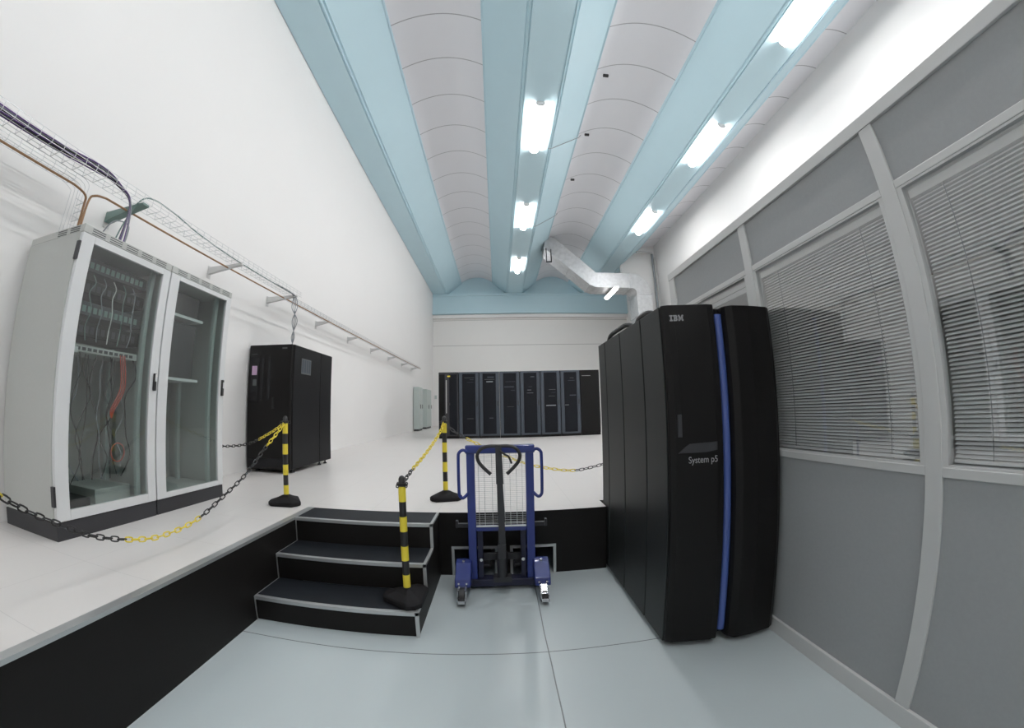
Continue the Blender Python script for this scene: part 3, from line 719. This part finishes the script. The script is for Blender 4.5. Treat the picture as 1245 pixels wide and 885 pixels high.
post(1.62, 3.62, ZP, 0.3, 'barrier post hidden behind the tall black machine')

# ================================================================== BLUE HAND STACKER
SY = 2.80
t = thing('pallet_stacker', 'blue manual pallet stacker with a wire guard, facing the raised floor', 'stacker', (0, SY, 0))
for s in (-1, 1):
    b = B(); xo, xi = s * .262, s * .200
    box(b, min(xo, xi), max(xo, xi), SY, SY + .012, .06, 1.175)
    box(b, xo - s * .012, xo, SY + .012, SY + .07, .06, 1.175); box(b, xi, xi + s * .008, SY + .012, SY + .07, .06, 1.175)
    obj('mast_column', b, BLUE, t, bevel=.003)
    b = B(); box(b, s * .150, s * .192, SY + .02, SY + .06, .06, .52); obj('inner_column', b, BLUED, t, bevel=.003)
    P_ = [(s * .255, SY - .005, 1.135), (s * .285, SY - .015, 1.150), (s * .315, SY - .02, 1.130), (s * .322, SY - .02, 1.08), (s * .322, SY - .02, .84), (s * .315, SY - .02, .790), (s * .290, SY - .015, .775), (s * .255, SY, .805)]
    b = B(); tube(b, smooth_path(P_, 5), .0125, 10); obj('side_handle', b, BLUE, t, sm=True)
b = B(); box(b, -.270, .270, SY - .012, SY + .06, 1.120, 1.182); obj('top_beam', b, BLUE, t, bevel=.006)
b = B(); box(b, -.200, .200, SY - .006, SY + .05, .500, .535); cb = obj('cross_beam', b, BLUE, t, bevel=.004)
b = B(); box(b, -.195, .195, SY - .010, SY + .02, .535, .541); obj('beam_edge', b, GALV, cb)
b = B(); box(b, -.262, .262, SY - .02, SY + .08, .035, .095); obj('bottom_beam', b, BLUED, t, bevel=.006)
b = B(); z = .556
while z < 1.118:
    tube(b, [(-.197, SY + .010, z), (.197, SY + .010, z)], .0013, 4); z += .0155
for x in (-.17, -.125, -.065, .03, .075, .125, .17): tube(b, [(x, SY + .012, .54), (x, SY + .012, 1.125)], .0016, 4)
obj('wire_guard', b, WIRE, t)
# green behind the lower part of the guard is only the dark frame; lift cylinder and chain
b = B(); tube(b, [(0.0, SY + .05, .09), (0.0, SY + .05, .60), (0, SY + .05, .60), (0, SY + .05, 1.12)], [.030, .030, .015, .015], 14); obj('lift_cylinder', b, DARKM, t, sm=True)
b = B(); tube(b, [(0.0, SY - .04, .10), (0.0, SY - .04, .34)], .042, 14); box(b, -.07, .07, SY - .08, SY, .10, .14); box(b, -.03, .03, SY - .09, SY - .03, .30, .42); obj('pump', b, DARKM, t, sm=True)
for s in (-1, 1):
    b = B(); tube(b, [(s * .165, SY - .01, .27), (s * .165, SY - .03, .27)], .014, 10)
    obj('bolt', b, CHROME, t)
# tiller with heart shaped grip
b = B(); pts = [(.004, SY - .06, .36), (.002, SY - .075, .60), (-.004, SY - .095, .90), (-.010, SY - .11, 1.19)]
for (x0, y0, z0_), (x1, y1, z1_) in zip(pts[:-1], pts[1:]):
    w0 = .028
    v = [b.verts.new(p) for p in ((x0 - w0, y0 - .018, z0_), (x0 + w0, y0 - .018, z0_), (x0 + w0, y0 + .018, z0_), (x0 - w0, y0 + .018, z0_), (x1 - .023, y1 - .018, z1_), (x1 + .023, y1 - .018, z1_), (x1 + .023, y1 + .018, z1_), (x1 - .023, y1 + .018, z1_))]
    for f in ((0,3,2,1),(4,5,6,7),(0,1,5,4),(1,2,6,5),(2,3,7,6),(3,0,4,7)): b.faces.new([v[i] for i in f])
til = obj('tiller_bar', b, DARKM, t)
for s in (-1, 1):
    yy = SY - .115
    P_ = [(-.010, yy, 1.188), (-.010 + s * .075, yy, 1.187), (-.010 + s * .128, yy, 1.170), (-.010 + s * .158, yy, 1.125), (-.010 + s * .150, yy, 1.075), (-.010 + s * .115, yy - .004, 1.030), (-.010 + s * .060, yy - .008, .978)]
    b = B(); tube(b, smooth_path(P_, 6), .0135, 10); obj('grip', b, BKP, til, sm=True)
b = B(); tube(b, smooth_path([(0.0, SY - .125, 1.155), (.04, SY - .14, 1.125), (.065, SY - .15, 1.110), (.085, SY - .15, 1.06)], 5), .008, 8); obj('release_lever', b, BKP, til, sm=True)
# fork carriage, legs
b = B(); box(b, -.375, .375, SY + .13, SY + .16, .485, .520); box(b, -.375, -.355, SY + .12, SY + .16, .485, .545); box(b, .355, .375, SY + .12, SY + .16, .485, .545); box(b, -.2, .2, SY + .13, SY + .16, .2, .26)
obj('fork_carriage', b, DARKM, t, bevel=.003)
for s in (-1, 1):
    b = B(); box(b, s * .19, s * .32, SY + .07, SY + 1.10, .04, .115); obj('support_leg', b, BLUED, t, bevel=.006)
    b = B(); box(b, s * .10, s * .17, SY + .16, SY + 1.10, .12, .15); obj('fork', b, DARKM, t, bevel=.006)
    # caster housing
    xa, xb = s * .245, s * .365
    b = B(); prism(b, [(SY + .09, .05), (SY + .09, .235), (SY + .02, .262), (SY - .03, .245), (SY - .14, .155), (SY - .155, .115), (SY - .155, .095), (SY - .06, .075)], 'x', min(xa, xb), max(xa, xb)); hs = obj('caster_housing', b, BLUE, t, bevel=.006)
    for xx in (xa + s * .03, xb - s * .03):
        b = B(); tube(b, [(xx, SY - .148, .13), (xx, SY - .160, .13)], .008, 8); obj('screw', b, CHROME, hs)
    b = B(); tube(b, [((xa + xb) / 2, SY - .02, .24), ((xa + xb) / 2, SY - .025, .262)], .012, 8); obj('screw', b, CHROME, hs)
    xm = s * .305; yc = SY - .205
    b = B()
    for dx in (-.028, .028): box(b, xm + dx - .003, xm + dx + .003, yc - .05, yc + .06, .045, .115)
    box(b, xm - .031, xm + .031, yc - .02, yc + .06, .110, .116); box(b, xm - .031, xm + .031, yc - .085, yc - .05, .03, .055)
    for dx in (-.028, .028): box(b, xm + dx - .003, xm + dx + .003, yc - .085, yc - .04, .03, .075)
    ck = obj('caster_fork', b, CHROME, t, bevel=.001)
    b = B(); tube(b, [(xm - .019, yc, .060), (xm + .019, yc, .060)], .060, 24); obj('wheel', b, BKP, ck, sm=True)
    if s > 0:
        b = B(); prism(b, [(yc - .055, .085), (yc - .03, .120), (yc + .01, .130), (yc + .01, .122), (yc - .03, .110), (yc - .05, .078)], 'x', xm - .022, xm + .022); obj('brake_pedal', b, CHROME, ck)

# ================================================================== CABLE TRAY ON THE LEFT WALL
def basket(bm, pathf, s0, s1, x0, x1, z, hgt, step=0.1, r=0.0017):
    for xx in (x0, (2 * x0 + x1) / 3, (x0 + 2 * x1) / 3, x1): box(bm, xx - r, xx + r, s0, s1, z - r, z + r)
    for xx in (x0, x1):
        for hh in (hgt * .5, hgt): box(bm, xx - r, xx + r, s0, s1, z + hh - r, z + hh + r)
    y = s0
    while y < s1:
        box(bm, x0, x1, y - r, y + r, z - r * 2, z); box(bm, x0 - r, x0 + r, y - r, y + r, z, z + hgt); box(bm, x1 - r, x1 + r, y - r, y + r, z, z + hgt); y += step
t = thing('cable_tray', 'wire basket cable tray running along the white left wall', 'cable tray', (-3.3, 5, 3.19))
b = B(); basket(b, None, -5.0, 5.05, -3.275, -3.085, 3.205, .07); obj('wide_basket', b, WIRE, t)
b = B(); basket(b, None, 5.1, 15.0, -3.45, -3.335, 3.215, .06, .12, .003); obj('narrow_basket', b, WIRE, t)
t = thing('cable_tray', 'second wire basket close to the wall, dropping into the left grey cabinet', 'cable tray', (-3.4, 1.6, 3.2))
b = B(); basket(b, None, -5.0, 1.60, -3.50, -3.38, 3.20, .06); obj('level_basket', b, WIRE, t)
b = B(); r = .0022
for xx in (-3.50, -3.44, -3.38):
    for yy in (1.66, 1.74): tube(b, smooth_path([(xx, 1.55, 3.20 if yy < 1.7 else 3.26), (xx, yy - .02, 3.17 if yy < 1.7 else 3.24), (xx, yy, 3.10), (xx, yy, 2.668)], 4), r, 4)
for k in range(6):
    z = 3.06 - k * .075; box(b, -3.50, -3.38, 1.74 - r, 1.74 + r, z - r, z + r); box(b, -3.38 - r, -3.38 + r, 1.66, 1.74, z - r, z + r)
obj('drop_basket', b, WIRE, t)
arms = [(2.135, .54), (3.60, .53), (4.907, .54), (6.544, .31), (8.137, .27), (9.76, .30), (11.41, .27), (13.07, .25), (14.57, .24)]
ordn = ['wide green-stained wall bracket above the grey cabinets, nearest to the camera', 'second long wall bracket, above the gap right of the grey cabinets', 'third long wall bracket, where cables drop to the black cabinet', 'first short wall bracket past the black storage cabinet',
        'second short wall bracket past the black storage cabinet', 'third short wall bracket past the black storage cabinet', 'fourth short wall bracket past the black storage cabinet', 'last but one wall bracket towards the far corner', 'farthest wall bracket near the far corner']
for (y, l), n_ in zip(arms, ordn):
    t = thing('wall_bracket', n_, 'bracket', (XL, y, 3.14), 'brackets carrying the cable tray')
    big = y < 3
    b = B(); hw = .035 if big else .02
    prism(b, [(XL + .006, 3.10), (XL + .006, 3.195), (XL + l, 3.195), (XL + l, 3.175)], 'y', y - hw, y + hw); obj('arm', b, GREENC if big else ALUP, t, bevel=.002)
    b = B(); box(b, XL, XL + .008, y - .03, y + .03, 3.05, 3.21); obj('wall_plate', b, ALUP, t)
    if not big and l > .5:
        pass
b = B(); tube(b, smooth_path([(-3.32, 1.74, 2.668), (-3.32, 1.74, 3.05), (-3.31, 1.78, 3.13), (-3.30, 1.88, 3.155)], 5) + [(-3.30, 3.5, 3.155), (-3.30, 15.0, 3.20)], .010, 8)
tag(obj('conduit', b, ORANGE, sm=True), 'orange-brown conduit running under the cable tray along the left wall', 'conduit', 'orange conduits')
b = B(); tube(b, smooth_path([(-3.37, 1.74, 2.668), (-3.37, 1.74, 3.02), (-3.365, 1.72, 3.12), (-3.36, 1.60, 3.15)], 5) + [(-3.36, -4.5, 3.15)], .010, 8)
tag(obj('conduit', b, ORANGE, sm=True), 'orange-brown conduit coming from the left edge down into the grey cabinet', 'conduit', 'orange conduits')
rr = random.Random(5)
t = thing('cable_bundle', 'purple and dark cables lying in the tray and dropping into the left grey cabinet', 'cables', (-3.15, 1.9, 3.22))
for k in range(12):
    x = -3.245 + k * .0125; zz = 3.222 + rr.random() * .03; h = rr.uniform(-.03, .03)
    P_ = [(x, -4.5, zz), (x + rr.uniform(-.01,.01), -1, zz + .01), (x + rr.uniform(-.01, .01), .3, zz), (x + rr.uniform(-.01, .01), 1.2, zz + .012), (x + .02, 1.65, zz + .035), (-3.16 + h * .3, 1.92, 3.24 + h * .3), (-3.12 + h*.4, 2.01, 3.12), (-3.13 + h, 2.03 + h * .4, 2.85), (-3.16 + h, 2.02 + h, 2.668)]
    b = B(); tube(b, smooth_path(P_, 7), .0055, 6); obj('cable', b, (PURPLE, BKP, GREYC, PURPLE)[k % 4], t, sm=True)
t = thing('cable_bundle', 'thin grey cable looping from the near bracket along the tray', 'cables', (-3.15, 3.5, 3.25))
b = B(); tube(b, smooth_path([(-3.25, 2.0, 2.668), (-3.2, 2.05, 3.0), (-3.14, 2.15, 3.27), (-3.13, 2.45, 3.30), (-3.14, 2.9, 3.25), (-3.15, 3.6, 3.22), (-3.16, 4.95, 3.215)], 8), .007, 6); obj('cable', b, GREENC, t, sm=True)
b = B(); tube(b, smooth_path([(-3.30, 1.9, 2.668), (-3.28, 1.92, 2.85), (-3.24, 1.98, 2.98), (-3.22, 2.1, 3.0), (-3.22, 2.12, 2.9), (-3.24, 2.1, 2.668)], 6), .006, 6); obj('cable', b, GREYC, t, sm=True)
t = thing('cable_bundle', 'pale blue-grey cables dropping from the tray to the black cabinet top', 'cables', (-3.12, 4.95, 2.8))
for k in range(4):
    o_ = (k - 1.5) * .03
    b = B(); tube(b, smooth_path([(-3.14, 4.4, 3.215), (-3.13, 4.75, 3.215), (-3.12 + o_ * .5, 4.90, 3.17), (-3.12 + o_, 4.93, 3.0), (-3.11 - o_, 4.95, 2.8), (-3.12 + o_ * .6, 4.95, 2.55), (-3.12 - o_, 4.95, 2.375)], 6), .006, 6); obj('cable', b, GREYC, t, sm=True)
